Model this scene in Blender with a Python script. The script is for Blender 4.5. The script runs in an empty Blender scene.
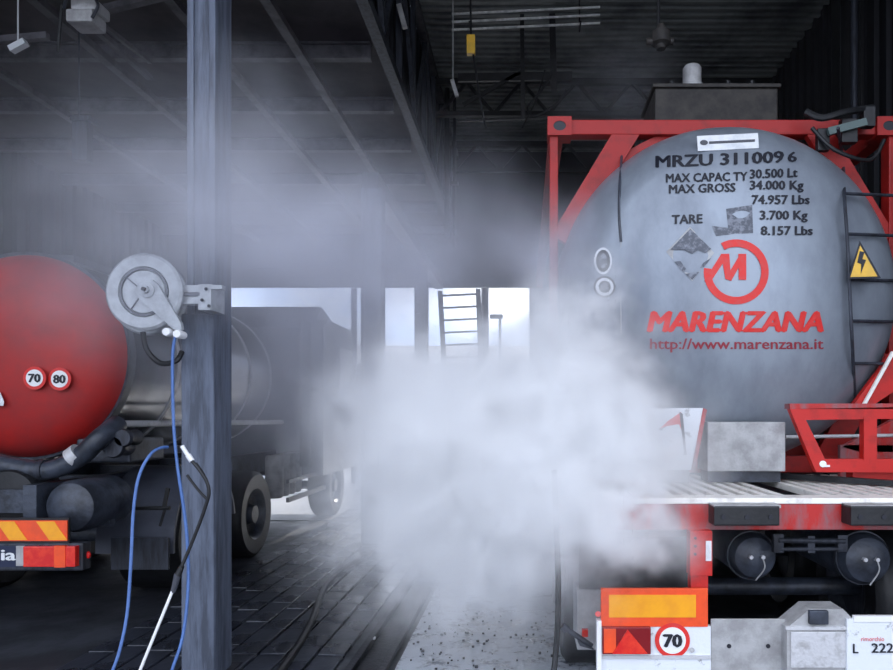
import bpy, bmesh, math, random
from mathutils import Vector, Matrix
R = random.Random(7)
S = bpy.context.scene
COL = S.collection
PI = math.pi
EYE, F, VX, VY = 1.65, 700.0, 525.0, 415.0     # eye height, focal length in pixels, vanishing point

def lin(c):
    c /= 255.0
    return c / 12.92 if c <= .04045 else ((c + .055) / 1.055) ** 2.4
def rgb(r, g, b): return (lin(r), lin(g), lin(b), 1)

# ------------------------------------------------------------------ camera, world, sun, exposure
cd = bpy.data.cameras.new('camera'); cam = bpy.data.objects.new('camera', cd); COL.objects.link(cam)
cam.location = (0, 0, EYE); cam.rotation_euler = (PI / 2, 0, 0)
cd.sensor_width = 36; cd.lens = 36 * F / 893
cd.shift_x = -(VX - 446.5) / 893; cd.shift_y = (VY - 335) / 893
cd.clip_start = .05; cd.clip_end = 500
S.camera = cam
S.view_settings.view_transform = 'Standard'; S.view_settings.look = 'None'
S.view_settings.gamma = 1; S.view_settings.use_curve_mapping = False
S.view_settings.exposure = 0.66
S.cycles.volume_bounces = 10
S.cycles.max_bounces = 12
S.cycles.diffuse_bounces = 3
S.cycles.volume_step_rate = 1.5
S.cycles.use_denoising = True

w = bpy.data.worlds.new('sky'); S.world = w; w.use_nodes = True
nt = w.node_tree; nt.nodes.clear()
N = nt.nodes.new; L = nt.links.new
tc = N('ShaderNodeTexCoord'); no = N('ShaderNodeTexNoise'); no.inputs['Scale'].default_value = 3.2
no.inputs['Detail'].default_value = 5; no.inputs['Roughness'].default_value = .55
mp = N('ShaderNodeMapping'); mp.inputs['Scale'].default_value = (1, 1, 2.6)
cr = N('ShaderNodeValToRGB')
cr.color_ramp.elements[0].position = .38; cr.color_ramp.elements[0].color = (.50, .62, .88, 1)
cr.color_ramp.elements[1].position = .62; cr.color_ramp.elements[1].color = (.96, .98, 1.04, 1)
bg = N('ShaderNodeBackground'); bg.inputs['Strength'].default_value = 1.9
ow = N('ShaderNodeOutputWorld')
L(tc.outputs['Generated'], mp.inputs['Vector']); L(mp.outputs[0], no.inputs['Vector'])
L(no.outputs[0], cr.inputs[0]); L(cr.outputs[0], bg.inputs[0]); L(bg.outputs[0], ow.inputs[0])

sd = bpy.data.lights.new('sun', 'SUN'); sun = bpy.data.objects.new('sun', sd); COL.objects.link(sun)
sd.energy = 5.0; sd.angle = math.radians(1.5); sd.color = (1, .95, .88)
sun.rotation_euler = (math.radians(-58), 0, math.radians(-14))   # comes in over the far yard, towards the viewer

# ------------------------------------------------------------------ materials
MATS = {}
def mat(name, col, rough=.6, metal=0.0, dirt=None, dirt_amt=.5, scale=6, bump=0.0, stretch=(1, 1, 1), lo=.42, hi=.62, rough2=None, emit=None, coat=0):
    if name in MATS: return MATS[name]
    m = bpy.data.materials.new(name); m.use_nodes = True
    t = m.node_tree; b = t.nodes['Principled BSDF']
    b.inputs['Base Color'].default_value = col
    b.inputs['Roughness'].default_value = rough; b.inputs['Metallic'].default_value = metal
    b.inputs['Coat Weight'].default_value = coat
    tc = t.nodes.new('ShaderNodeTexCoord'); mp = t.nodes.new('ShaderNodeMapping'); mp.inputs['Scale'].default_value = stretch
    n = t.nodes.new('ShaderNodeTexNoise'); n.inputs['Scale'].default_value = scale
    n.inputs['Detail'].default_value = 7; n.inputs['Roughness'].default_value = .65
    t.links.new(tc.outputs['Object'], mp.inputs[0]); t.links.new(mp.outputs[0], n.inputs['Vector'])
    if dirt:
        r = t.nodes.new('ShaderNodeValToRGB')
        r.color_ramp.elements[0].position = lo; r.color_ramp.elements[1].position = hi
        r.color_ramp.elements[0].color = (0, 0, 0, 1)
        r.color_ramp.elements[1].color = (dirt_amt,) * 3 + (1,)
        mx = t.nodes.new('ShaderNodeMix'); mx.data_type = 'RGBA'
        mx.inputs[6].default_value = col; mx.inputs[7].default_value = dirt
        t.links.new(n.outputs[0], r.inputs[0]); t.links.new(r.outputs[0], mx.inputs[0]); t.links.new(mx.outputs[2], b.inputs['Base Color'])
        if rough2 is not None:
            mr = t.nodes.new('ShaderNodeMapRange'); mr.inputs['To Min'].default_value = rough; mr.inputs['To Max'].default_value = rough2
            t.links.new(r.outputs[0], mr.inputs[0]); t.links.new(mr.outputs[0], b.inputs['Roughness'])
    if bump:
        n2 = t.nodes.new('ShaderNodeTexNoise'); n2.inputs['Scale'].default_value = scale * 4; n2.inputs['Detail'].default_value = 6
        t.links.new(mp.outputs[0], n2.inputs['Vector'])
        bp = t.nodes.new('ShaderNodeBump'); bp.inputs['Strength'].default_value = bump; bp.inputs['Distance'].default_value = .01
        t.links.new(n2.outputs[0], bp.inputs['Height']); t.links.new(bp.outputs[0], b.inputs['Normal'])
    if emit:
        b.inputs['Emission Color'].default_value = emit[0]; b.inputs['Emission Strength'].default_value = emit[1]
    MATS[name] = m
    return m
M_asph = mat('wet_asphalt', rgb(44, 46, 52), .5, 0, rgb(78, 82, 90), .6, 1.6, .55, rough2=.2)
M_pave = mat('wet_paving', rgb(52, 56, 66), .34, 0, rgb(34, 36, 44), .7, 2.5, .5, rough2=.2)
M_gut = mat('wet_concrete', rgb(206, 212, 220), .34, 0, rgb(90, 96, 108), .9, 7, .6, lo=.5, hi=.66, rough2=.2)
M_kerb = mat('dark_kerb', rgb(34, 36, 42), .5, 0, rgb(52, 54, 60), .6, 8, .4)
M_steel = mat('grimy_steel', rgb(62, 66, 76), .5, .3, rgb(34, 35, 40), .8, 5, .3, (4, 4, .7))
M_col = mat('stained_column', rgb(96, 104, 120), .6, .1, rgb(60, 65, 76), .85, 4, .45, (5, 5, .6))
M_roofst = mat('sooty_beam', rgb(88, 86, 92), .6, .1, rgb(46, 45, 50), .8, 4, .2)
M_roof = mat('sooty_panel', rgb(72, 67, 70), .8, 0, rgb(46, 43, 48), .8, 1.3, .2)
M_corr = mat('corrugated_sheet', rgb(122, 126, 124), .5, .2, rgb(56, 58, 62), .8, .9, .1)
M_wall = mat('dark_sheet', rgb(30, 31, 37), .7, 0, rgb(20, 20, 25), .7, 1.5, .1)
M_pipe = mat('pale_conduit', rgb(235, 236, 232), .4, .0, rgb(80, 82, 82), .5, 6)
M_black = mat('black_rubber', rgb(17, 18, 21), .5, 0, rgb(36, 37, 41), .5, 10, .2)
M_dark = mat('dark_chassis', rgb(66, 72, 84), .42, .1, rgb(32, 34, 40), .8, 7, .3)
M_red = mat('red_paint', rgb(196, 28, 20), .5, 0, rgb(104, 22, 20), .55, 7, .15, lo=.5, hi=.7)
M_redframe_shade = mat('frame_red_shaded', rgb(164, 24, 18), .55, 0, rgb(90, 22, 22), .55, 7, .15, lo=.5, hi=.7)  # the red darkened so the end frame's shade sits in its colour
M_redworn = mat('worn_red_paint', rgb(184, 36, 32), .55, 0, rgb(128, 104, 108), .8, 9, .3, (1, 1, .35), lo=.42, hi=.6)
M_redtank = mat('dull_red_tank', rgb(182, 34, 30), .55, 0, rgb(128, 46, 48), .8, 2.2, .1, lo=.35, hi=.7)
M_tank = mat('grey_cladding', rgb(150, 158, 168), .38, .35, rgb(108, 114, 124), .8, 2.4, .12, (1, 1, .5), lo=.38, hi=.7)
M_clad2 = mat('polished_cladding', rgb(128, 132, 140), .22, .8, rgb(66, 68, 76), .8, 3, .1)
M_alu = mat('aluminium', rgb(206, 206, 208), .4, .2, rgb(150, 148, 146), .6, 14, .3, lo=.5, hi=.65)
M_slat = mat('pale_slat', rgb(244, 240, 232), .45, 0, rgb(168, 158, 148), .6, 9, .2, lo=.5, hi=.7)
M_white = mat('chipped_white', rgb(226, 230, 234), .45, 0, rgb(140, 140, 142), .8, 16, .2, lo=.6, hi=.68)
M_greyp = mat('grey_panel', rgb(176, 176, 176), .5, .1, rgb(128, 126, 126), .6, 9, .3)
M_amber = mat('amber_reflector', rgb(250, 170, 30), .3, 0, rgb(236, 150, 40), .5, 12)
M_orange = mat('orange_red_border', rgb(244, 84, 34), .4, 0, rgb(214, 70, 40), .5, 12)
M_lampred = mat('red_lens', rgb(214, 30, 26), .15, 0, rgb(240, 70, 40), .6, 16, .1, coat=.5)
M_lampred2 = mat('dark_red_lens', rgb(120, 18, 26), .15, coat=.5, col=None) if False else mat('dark_red_lens', rgb(128, 20, 28), .15)
M_hose_b = mat('blue_hose', rgb(76, 112, 172), .4, 0, rgb(56, 86, 140), .5, 20)
M_grip = mat('lance_grip', rgb(70, 72, 80), .5)
M_wht = mat('white_enamel', rgb(238, 238, 238), .3)
M_reel = mat('reel_grey', rgb(176, 180, 184), .45, .2, rgb(130, 132, 138), .6, 12)
M_reeld = mat('reel_groove', rgb(92, 94, 102), .5)
M_ink = mat('dark_ink', rgb(22, 24, 36), .5)
M_inkred = mat('red_ink', rgb(222, 40, 34), .5, 0, rgb(206, 70, 66), .6, 30)
M_inkurl = mat('maroon_ink', rgb(150, 44, 58), .5)
M_worn = mat('worn_decal', rgb(78, 82, 92), .5, 0, rgb(150, 154, 162), 1, 22, lo=.5, hi=.56)
M_ghost = mat('ghost_print', rgb(84, 88, 98), .5, 0, rgb(130, 134, 144), .9, 30, lo=.48, hi=.6)
M_yel = mat('yellow_sign', rgb(240, 190, 60), .4, 0, rgb(200, 160, 70), .5, 10)
M_sticker = mat('white_sticker', rgb(232, 234, 236), .4, 0, rgb(190, 194, 198), .5, 14)
M_badge = mat('blue_plate', rgb(24, 34, 64), .4)
M_tarp = mat('dull_cab_paint', rgb(86, 90, 102), .4, .1, rgb(60, 62, 70), .6, 2)
M_brown = mat('grimy_brown_box', rgb(62, 58, 54), .7, 0, rgb(36, 34, 34), .8, 6, .3)
M_glass = mat('dark_window_glass', rgb(30, 36, 44), .08)
M_yard = mat('yard_concrete', rgb(150, 152, 156), .5, 0, rgb(110, 112, 118), .7, .8, .3, rough2=.3)
M_far = mat('far_building', rgb(196, 200, 208), .8, 0, rgb(170, 174, 184), .5, .5)
M_tree = mat('far_hedge', rgb(70, 84, 78), .8, 0, rgb(44, 56, 50), .8, 2)
M_teal = mat('worn_teal', rgb(84, 100, 98), .5, .1)
M_lamp = mat('lamp_glass', rgb(210, 214, 216), .3)

# ------------------------------------------------------------------ helpers
def P(px, py, Y): return Vector(((px - VX) * Y / F, Y, EYE - (py - VY) * Y / F))
ORG = {}
class MB:
    def __init__(s): s.b = bmesh.new()
    def box(s, x0, x1, y0, y1, z0, z1, bev=0, rot=None):
        r = bmesh.ops.create_cube(s.b, size=1)
        c = Vector(((x0 + x1) / 2, (y0 + y1) / 2, (z0 + z1) / 2)); d = (abs(x1 - x0), abs(y1 - y0), abs(z1 - z0))
        vs = r['verts']
        for v in vs: v.co = Vector((v.co.x * d[0], v.co.y * d[1], v.co.z * d[2]))
        if bev:
            es = list({e for v in vs for e in v.link_edges})
            o = bmesh.ops.bevel(s.b, geom=es, offset=bev, segments=2, affect='EDGES', profile=.6)
            vs = list({v for f in o['faces'] for v in f.verts} | {v for v in vs if v.is_valid})
        for v in vs: v.co = (rot @ v.co if rot else v.co) + c
        return s
    def pb(s, px0, px1, py0, py1, Y, dep, bev=0):      # box whose near face has these photograph corners at depth Y
        a, b = P(px0, py0, Y), P(px1, py1, Y)
        return s.box(a.x, b.x, Y, Y + dep, b.z, a.z, bev)
    def bar(s, p, q, wx, wy, roll=0):                   # rectangular bar between two points
        p, q = Vector(p), Vector(q); d = q - p
        M = d.to_track_quat('Z', 'Y').to_matrix() @ Matrix.Rotation(roll, 3, 'Z')
        r = bmesh.ops.create_cube(s.b, size=1)
        for v in r['verts']: v.co = M @ Vector((v.co.x * wx, v.co.y * wy, v.co.z * d.length)) + (p + q) / 2
        return s
    def cyl(s, p, q, r, r2=None, n=24, caps=True):
        p, q = Vector(p), Vector(q); d = q - p
        M = d.to_track_quat('Z', 'Y').to_matrix()
        o = bmesh.ops.create_cone(s.b, cap_ends=caps, segments=n, radius1=r, radius2=r if r2 is None else r2, depth=d.length)
        for v in o['verts']: v.co = M @ v.co + (p + q) / 2
        return s
    def tube(s, pts, r, n=8, sub=6):
        pts = [Vector(p) for p in pts]
        if sub > 1 and len(pts) > 2:
            out = []
            for i in range(len(pts) - 1):
                a, b, c, d = pts[max(i - 1, 0)], pts[i], pts[i + 1], pts[min(i + 2, len(pts) - 1)]
                for k in range(sub):
                    t = k / sub
                    out.append(.5 * ((2 * b) + (c - a) * t + (2 * a - 5 * b + 4 * c - d) * t * t + (3 * b - a - 3 * c + d) * t ** 3))
            out.append(pts[-1]); pts = out
        rings = []; up = None
        for i, p in enumerate(pts):
            d = (pts[min(i + 1, len(pts) - 1)] - pts[max(i - 1, 0)]).normalized()
            if up is None: up = d.orthogonal().normalized()
            up = (up - d * up.dot(d)).normalized(); sd_ = d.cross(up)
            rings.append([s.b.verts.new(p + (up * math.cos(a) + sd_ * math.sin(a)) * r) for a in [2 * PI * k / n for k in range(n)]])
        for a, b in zip(rings, rings[1:]):
            for k in range(n): s.b.faces.new((a[k], a[(k + 1) % n], b[(k + 1) % n], b[k]))
        s.b.faces.new(rings[0][::-1]); s.b.faces.new(rings[-1])
        return s
    def lathe(s, prof, o, ax, n=48, a0=0, a1=2 * PI, close=False):   # prof: (r, along axis)
        o, ax = Vector(o), Vector(ax).normalized(); M = ax.to_track_quat('Z', 'Y').to_matrix()
        full = abs(a1 - a0 - 2 * PI) < 1e-6; m = n if full else n + 1
        rings = []
        for r, h in prof:
            if r < 1e-6: rings.append([s.b.verts.new(o + ax * h)] * m)
            else: rings.append([s.b.verts.new(o + M @ Vector((r * math.cos(a0 + (a1 - a0) * k / n), r * math.sin(a0 + (a1 - a0) * k / n), h))) for k in range(m)])
        if close: rings.append(rings[0])
        for a, b in zip(rings, rings[1:]):
            for k in range(n):
                j = (k + 1) % m
                q = []
                for v in (a[k], a[j], b[j], b[k]):
                    if v not in q: q.append(v)
                if len(q) > 2:
                    try: s.b.faces.new(q)
                    except ValueError: pass
        if not full and close:
            for k in (0, n):
                try: s.b.faces.new([r[k] for r in rings[:-1]])
                except ValueError: pass
        return s
    def prism(s, pts, d):                                # polygon extruded by vector d
        d = Vector(d); a = [s.b.verts.new(Vector(p)) for p in pts]; b = [s.b.verts.new(Vector(p) + d) for p in pts]
        s.b.faces.new(a); s.b.faces.new(b[::-1]); k = len(a)
        for i in range(k): s.b.faces.new((a[i], b[i], b[(i + 1) % k], a[(i + 1) % k]))
        return s
    def frame(s, outer, inner, d):                       # ring between two outlines of equal count
        d = Vector(d); k = len(outer)
        V = [[s.b.verts.new(Vector(p) + q) for p in l] for l in (outer, inner) for q in (Vector((0, 0, 0)), d)]
        oa, ob, ia, ib = V
        for i in range(k):
            j = (i + 1) % k
            s.b.faces.new((oa[i], oa[j], ia[j], ia[i])); s.b.faces.new((ob[j], ob[i], ib[i], ib[j]))
            s.b.faces.new((oa[j], oa[i], ob[i], ob[j])); s.b.faces.new((ia[i], ia[j], ib[j], ib[i]))
        return s
def link(name, me, m, parent, smooth):
    o = bpy.data.objects.new(name, me); COL.objects.link(o)
    if m: me.materials.append(m)
    org = Vector((0, 0, 0))
    if parent:
        o.parent = parent; org = ORG.get(parent.name, org); ORG[o.name] = org
        me.transform(Matrix.Translation(-org))
    else:
        ORG[o.name] = org
    if smooth:
        me.polygons.foreach_set('use_smooth', [True] * len(me.polygons))
        try: me.set_sharp_from_angle(angle=math.radians(38))
        except Exception: pass
    me.update()
    return o
def obj(name, mb, m, parent=None, smooth=False, label=None, cat=None, group=None, kind=None):
    bmesh.ops.recalc_face_normals(mb.b, faces=mb.b.faces)
    me = bpy.data.meshes.new(name); mb.b.to_mesh(me); mb.b.free()
    o = link(name, me, m, parent, smooth)
    if not parent:                                       # put the origin at the base of the thing
        c = [Vector(v.co) for v in me.vertices]
        if c:
            org = Vector((sum(v.x for v in c) / len(c), sum(v.y for v in c) / len(c), min(v.z for v in c)))
            me.transform(Matrix.Translation(-org)); o.location = org; ORG[o.name] = org
    return tag(o, label, cat, group, kind)
def tag(o, label=None, cat=None, group=None, kind=None):
    for k, v in (('label', label), ('category', cat), ('group', group), ('kind', kind)):
        if v: o[k] = v
    return o
def root(name, loc, label=None, cat=None, group=None, kind=None):
    o = bpy.data.objects.new(name, None); COL.objects.link(o); o.location = loc; o.empty_display_size = .2
    ORG[o.name] = Vector(loc)
    return tag(o, label, cat, group, kind)
def under(t, par):
    t.parent = par; t.location = t.location - ORG[par.name]
    for k in ('label_', 'category', 'group'):
        if k in t: del t[k]
    return t
def text(name, s, m, parent, px0, px1, py, Y, cap, surf=None, shear=0, bold=0, off=.004, rise=0, label=None):
    """flat lettering: baseline at (px0..px1, py), capital height cap in pixels, laid on surface surf(x, z) -> y"""
    cu = bpy.data.curves.new('lettering', 'FONT'); cu.body = s; cu.shear = shear;  cu.resolution_u = 2
    to = bpy.data.objects.new('lettering_tmp', cu); COL.objects.link(to)
    dg = bpy.context.evaluated_depsgraph_get(); me = bpy.data.meshes.new_from_object(to.evaluated_get(dg))
    bpy.data.objects.remove(to); 
    xs = [v.co.x for v in me.vertices]; x0, x1 = min(xs), max(xs)
    a, b = P(px0, py, Y), P(px1, py, Y); k = F / Y
    H = cap / k / .70
    if bold:
        bm = bmesh.new(); w_ = bold * 1.9
        for kk, (dx, dz) in enumerate(((-w_, 0), (0, w_ * .5), (0, -w_ * .5), (w_, 0), (-w_ * .5, 0), (w_ * .5, 0))):
            c = me.copy(); c.transform(Matrix.Translation((dx, dz, .0004 * kk))); bm.from_mesh(c); bpy.data.meshes.remove(c)
        bm.to_mesh(me); bm.free()
    for v in me.vertices:
        t = (v.co.x - x0) / (x1 - x0)
        if surf is dome:
            v.co = SP(px0 + (px1 - px0) * t, py - v.co.y * cap / .70 - rise * t, off + v.co.z); continue
        x = a.x + (b.x - a.x) * t; z = a.z + v.co.y * H + rise / k * t
        v.co = Vector((x, (surf(x, z) if surf else Y) - off - v.co.z, z))
    return tag(link(name, me, m, parent, False), label)

# ------------------------------------------------------------------ ground
def struct(name, mb, m, parent=None, smooth=False):
    return obj(name, mb, m, parent, smooth, kind=None if parent else 'structure')
floor = struct('floor', MB().box(-8.2, 5, -8, 16.2, -.2, 0), M_asph)
struct('ground', MB().box(-60, 60, 16.2, 90, -.2, -.01).box(-60, 60, -60, -8, -.2, -.01).box(-60, -8.2, -8, 16.2, -.2, -.01).box(5, 60, -8, 16.2, -.2, -.01), M_yard)
# paving between the columns: long rows of blocks, each its own
blk = {}
pitch, XL = .2, -3.02
for i in range(9):
    x0 = XL + i * pitch
    y = 3.6 + R.uniform(0, .3)
    while y < 12.6:
        ln = .56 if y < 9 else .9
        key = round(ln, 2)
        if key not in blk:
            b = MB().box(-.09, .09, -ln / 2 + .006, ln / 2 - .006, -.03, .022, .007)
            me = bpy.data.meshes.new('paving_block'); b.b.to_mesh(me); b.b.free(); me.materials.append(M_pave)
            blk[key] = me
        o = bpy.data.objects.new('paving_block', blk[key]); COL.objects.link(o); o.parent = floor
        o.location = Vector((x0 + .1, y + ln / 2, R.uniform(-.005, .005))) - ORG['floor']
        o.rotation_euler = (R.uniform(-.006, .006), R.uniform(-.03, .03), 0)
        y += ln
struct('drain_channel', MB().box(-1.14, -1.09, 3.2, 14, 0, .05, .01).box(-.93, -.88, 3.2, 14, 0, .05, .01).box(-1.09, -.93, 3.2, 14, 0, .006), M_kerb, floor)
b = MB()
n = 26
gv = {}
for i in range(n + 1):
    for j in range(2 * n + 1):
        x = -.84 + 1.3 * i / n; y = 3.0 + 6 * j / (2 * n)
        gv[i, j] = b.b.verts.new((x, y, .006 + R.uniform(0, .007)))
for i in range(n):
    for j in range(2 * n): b.b.faces.new((gv[i, j], gv[i + 1, j], gv[i + 1, j + 1], gv[i, j + 1]))
struct('concrete_strip', b, M_gut, floor, True)
b = MB()
for k in range(260):
    x, y = R.uniform(-.8, .3), 2.9 + 2.9 * R.random() ** 1.2
    s_ = R.uniform(.003, .010)
    b.box(x - s_, x + s_, y - s_, y + s_, .008, .012 + s_, rot=None)
obj('gravel_debris', b, M_kerb, None, label='dark grit scattered over the wet pale concrete strip', cat='debris', kind='stuff')

# ------------------------------------------------------------------ building shell
struct('exit_apron', MB().box(-8.1, -3.06, 10.9, 16.1, .001, .012).box(-3.06, .1, 12.9, 16.1, .001, .012), M_yard, floor)
def corr(x0, x1, y0, y1, z, axis, pitch, amp, zt=None):
    """corrugated sheet. axis 'x': ribs run along x in the plane z; 'w': wall at x, ribs vertical; 'g': wall at y with horizontal ribs"""
    b = MB()
    prof = [(0, 0), (.3, 0), (.42, 1), (.72, 1), (.84, 0)]
    lo, hi = (y0, y1) if axis in 'xw' else (z, zt)
    pts = []
    k = 0
    while lo + k * pitch < hi:
        for u, h in prof: pts.append((min(lo + (k + u) * pitch, hi), h * amp))
        k += 1
    for (a, ha), (c, hc) in zip(pts, pts[1:]):
        if axis == 'x': q = ((x0, a, z + ha), (x1, a, z + ha), (x1, c, z + hc), (x0, c, z + hc))
        elif axis == 'w': q = ((x0 + ha, a, z), (x0 + ha, a, zt), (x0 + hc, c, zt), (x0 + hc, c, z))
        else: q = ((x0, y0 - ha, a), (x1, y0 - ha, a), (x1, y0 - hc, c), (x0, y0 - hc, c))
        b.b.faces.new([b.b.verts.new(v) for v in q])
    return b
ceil = struct('ceiling', MB().box(-8.2, -1.68, 1.2, 16.2, 5.87, 5.97), M_roof)  # near end, out of view, is carried forward to darken the underside
hi = struct('roof_sheet', corr(-1.68, 4.5, 1.2, 16.2, 7.66, 'x', .17, .035), M_corr)  # near end, out of view, is extended to shade the tank's upper part
tag(hi, kind='structure'); hi.name = 'ceiling_high'
# beams under the low roof: one part each
for Y in (2.6, 5.15, 6.55, 7.95, 9.33, 10.7, 12.25, 13.9, 15.6):
    struct('roof_beam', MB().box(-8.1, -1.75, Y - .05, Y + .05, 5.68, 5.70).box(-8.1, -1.75, Y - .012, Y + .012, 5.70, 5.85).box(-8.1, -1.75, Y - .05, Y + .05, 5.845, 5.869), M_roofst, ceil)
for X in (-2.48, -3.4, -4.7, -6.1):
    struct('purlin', MB().box(X - .05, X + .05, 1.2, 16, 5.60, 5.675), M_roofst, ceil)
# lattice girder along the yard row between the two roofs
g = root('lattice_girder', (-1.65, 10, 5.8), 'dark lattice girder running away between the low roof and the high roof', 'girder')
obj('bottom_chord', MB().box(-1.67, -1.55, 1.2, 15.99, 5.74, 5.86), M_steel, g)
obj('top_chord', MB().box(-1.64, -1.52, 1.2, 15.99, 7.5, 7.62), M_roofst, g)
k = 0
Y = 2.2
while Y < 15.9:
    obj('lattice_bar', MB().bar((-1.58, Y, 5.86), (-1.58, Y, 7.5), .07, .07), M_steel, g)
    if Y + 1.1 < 15.9: obj('lattice_bar', MB().bar((-1.56, Y, 5.86 if k % 2 else 7.5), (-1.56, Y + 1.1, 7.5 if k % 2 else 5.86), .05, .05), M_steel, g)
    Y += 1.1; k += 1
# high roof framing
for X in (-.02, .48, 3.32, 3.66, 4.18):
    struct('purlin', MB().box(X - .035, X + .035, 1.2, 16, 7.5, 7.64), M_steel, hi)
for Y in (6.4, 12.2, 15.0):
    t = root('roof_truss', (1.4, Y, 7.0), None, 'truss', 'trusses under the high corrugated roof')
    t['label'] = {6.4: 'black roof truss nearest the viewer, above the grey tank', 12.2: 'black roof truss crossing the corrugated sheeting above the yellow pendant', 15.0: 'rearmost black roof truss near the far gable'}[Y]
    obj('top_chord', MB().box(-1.56, 4.3, Y - .05, Y + .05, 7.40, 7.50), M_black, t)
    obj('bottom_chord', MB().box(-1.56, 4.3, Y - .05, Y + .05, 6.85, 6.93), M_black, t)
    for i in range(6):
        xa = -1.5 + i * .96
        obj('brace', MB().bar((xa, Y, 6.9), (xa + .48, Y, 7.45), .05, .05), M_black, t)
        obj('brace', MB().bar((xa + .48, Y, 7.45), (xa + .96, Y, 6.9), .05, .05), M_black, t)
# pale conduits crossing above
rk = root('conduit_rack', P(525, 27, 9.7), 'three pale parallel conduits hung across under the corrugated roof', 'pipes')
for i, (yy, Y) in enumerate(((11, 9.6), (19, 9.68), (27, 9.76))):
    a, c = P(452, yy + 3, Y), P(600, yy - 4, Y)
    obj('conduit', MB().cyl((a.x, Y, a.z), (c.x, Y, c.z), .016, n=10), M_pipe, rk, True)
for px in (470, 580):
    a = P(px, 26, 9.7); obj('hanger', MB().box(a.x - .01, a.x + .01, 9.57, 9.79, a.z - .02, a.z).box(a.x - .01, a.x + .01, 9.8, 9.82, a.z - .02, 7.66), M_black, rk)
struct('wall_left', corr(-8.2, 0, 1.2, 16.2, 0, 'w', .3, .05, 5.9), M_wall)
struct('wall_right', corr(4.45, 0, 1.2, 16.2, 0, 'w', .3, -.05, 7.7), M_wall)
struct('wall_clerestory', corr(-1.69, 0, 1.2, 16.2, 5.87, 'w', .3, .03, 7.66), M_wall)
wb = struct('wall_back', MB().box(-8.2, -1.66, 16, 16.15, 4.62, 5.9).box(-1.66, 4.5, 16, 16.15, 4.62, 7.7).box(.1, 4.5, 16, 16.15, 0, 4.62), M_wall)
struct('lintel', MB().box(-8.2, 4.5, 15.86, 16, 4.55, 4.75), M_steel, wb)
# columns
def column(X, Y, top, wd, label, base=True, mt=None):
    t = root('steel_column', (X, Y, 0), label, 'column', 'steel columns of the shed')
    h = wd / 2; mt = mt or M_col
    obj('web', MB().box(X - h + .02, X + h - .02, Y - .10, Y - .06, .0, top), mt, t)
    for s_ in (-1, 1):
        obj('flange', MB().box(X + s_ * h - (.04 if s_ > 0 else 0), X + s_ * h + (.04 if s_ < 0 else 0), Y - .12, Y + .12, 0, top, .006), mt, t)
    obj('base_plate', MB().box(X - h - .05, X + h + .05, Y - .17, Y + .17, 0, .03), M_kerb, t)
    return t
cA = column(-1.99, 4.42, 5.59, .175, 'tall stained steel column nearest the viewer, carrying the white hose reel')
obj('lower_casing', MB().box(-2.105, -1.905, 4.285, 4.55, .03, 2.27, .008), M_col, cA)
obj('gusset', MB().prism([(-2.2, 4.38, 5.59), (-1.7, 4.38, 5.59), (-1.9, 4.38, 5.35), (-2.08, 4.38, 5.35)], (0, .04, 0)), M_steel, cA)
column(-1.93, 8.9, 4.5, .26, 'middle steel column standing in the mist beyond the pile of steam')
column(-1.98, 13.4, 4.5, .24, 'far steel column against the bright exit beside the raised ladder')
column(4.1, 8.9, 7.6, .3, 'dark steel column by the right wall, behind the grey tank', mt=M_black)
for (px, Y, lab) in ((447, 12.9, 'thin black downpipe hanging beside the lattice girder'), ):
    a = P(px, 0, Y)
    obj('downpipe', MB().cyl((a.x, Y, 4.9), (a.x, Y, 7.66), .05, n=12).cyl((a.x + .13, Y + .1, 4.75), (a.x + .13, Y + .1, 7.66), .03, n=10)
        .box(a.x - .05, a.x + .2, Y, Y + .1, 5.9, 5.96), M_black, None, True, label=lab, cat='pipe')
obj('runway_beam', MB().box(-2.05, -1.85, 8.8, 15.85, 4.5, 4.7), M_steel, None, label='steel beam resting on the middle and far columns inside the steam', cat='beam')
# diagonal rods high up
obj('cable_tray', MB().bar(P(458, 78, 10.5), P(572, 76, 10.5), .05, .12).bar(P(463, 105, 10.5), P(522, 72, 10.5), .05, .05).bar(P(522, 15, 10.5), P(523, 120, 10.5), .06, .06).bar(P(552, 15, 10.5), P(554, 90, 10.5), .09, .09).bar(P(458, 121, 10.5), P(560, 117, 10.5), .03, .03),
    M_black, None, label='black steel bracing with a diagonal rod in front of the corrugated roof', cat='bracing')
obj('loose_cable', MB().tube([P(552, 75, 10.46), P(540, 92, 10.46), P(528, 108, 10.46), P(535, 116, 10.46), P(556, 104, 10.46), P(566, 90, 10.46)], .018).tube([P(545, 70, 10.46), P(536, 100, 10.46), P(522, 128, 10.46)], .012),
    M_black, None, True, label='tangled black cables hanging left of the red frame corner', cat='cable')

# ------------------------------------------------------------------ steel frame of the tank container
CX, CZ, TR, FY = 1.41, 2.49, 1.19, 4.97
Rc = 2.35
prof_d = [(0, 4.42)] + [(r, 4.42 + Rc - math.sqrt(Rc * Rc - r * r)) for r in (.15, .3, .45, .6, .72, .82, .9, .97)] + [(1.04, 4.69), (1.09, 4.74), (1.135, 4.80), (1.165, 4.875), (1.183, 4.965), (1.19, 5.08)]
def dome(x, z, pr=prof_d, cx=CX, cz=CZ):
    r = math.hypot(x - cx, z - cz)
    for (a, ya), (b_, yb) in zip(pr, pr[1:]):
        if r <= b_: return ya + (yb - ya) * (r - a) / (b_ - a)
    return pr[-1][1]
tc_ = root('tank_container', (CX, 8, 1.24), 'grey tank container in a red frame on the right trailer, lettered MARENZANA', 'tank container')
obj('tank_end', MB().lathe([(r, y) for r, y in prof_d], (CX, 0, CZ), (0, 1, 0), 96), M_tank, tc_, True)
obj('tank_shell', MB().lathe([(1.19, 5.08), (1.19, 10.6), (1.0, 10.85), (0, 11)], (CX, 0, CZ), (0, 1, 0), 72), M_tank, tc_, True)
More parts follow.
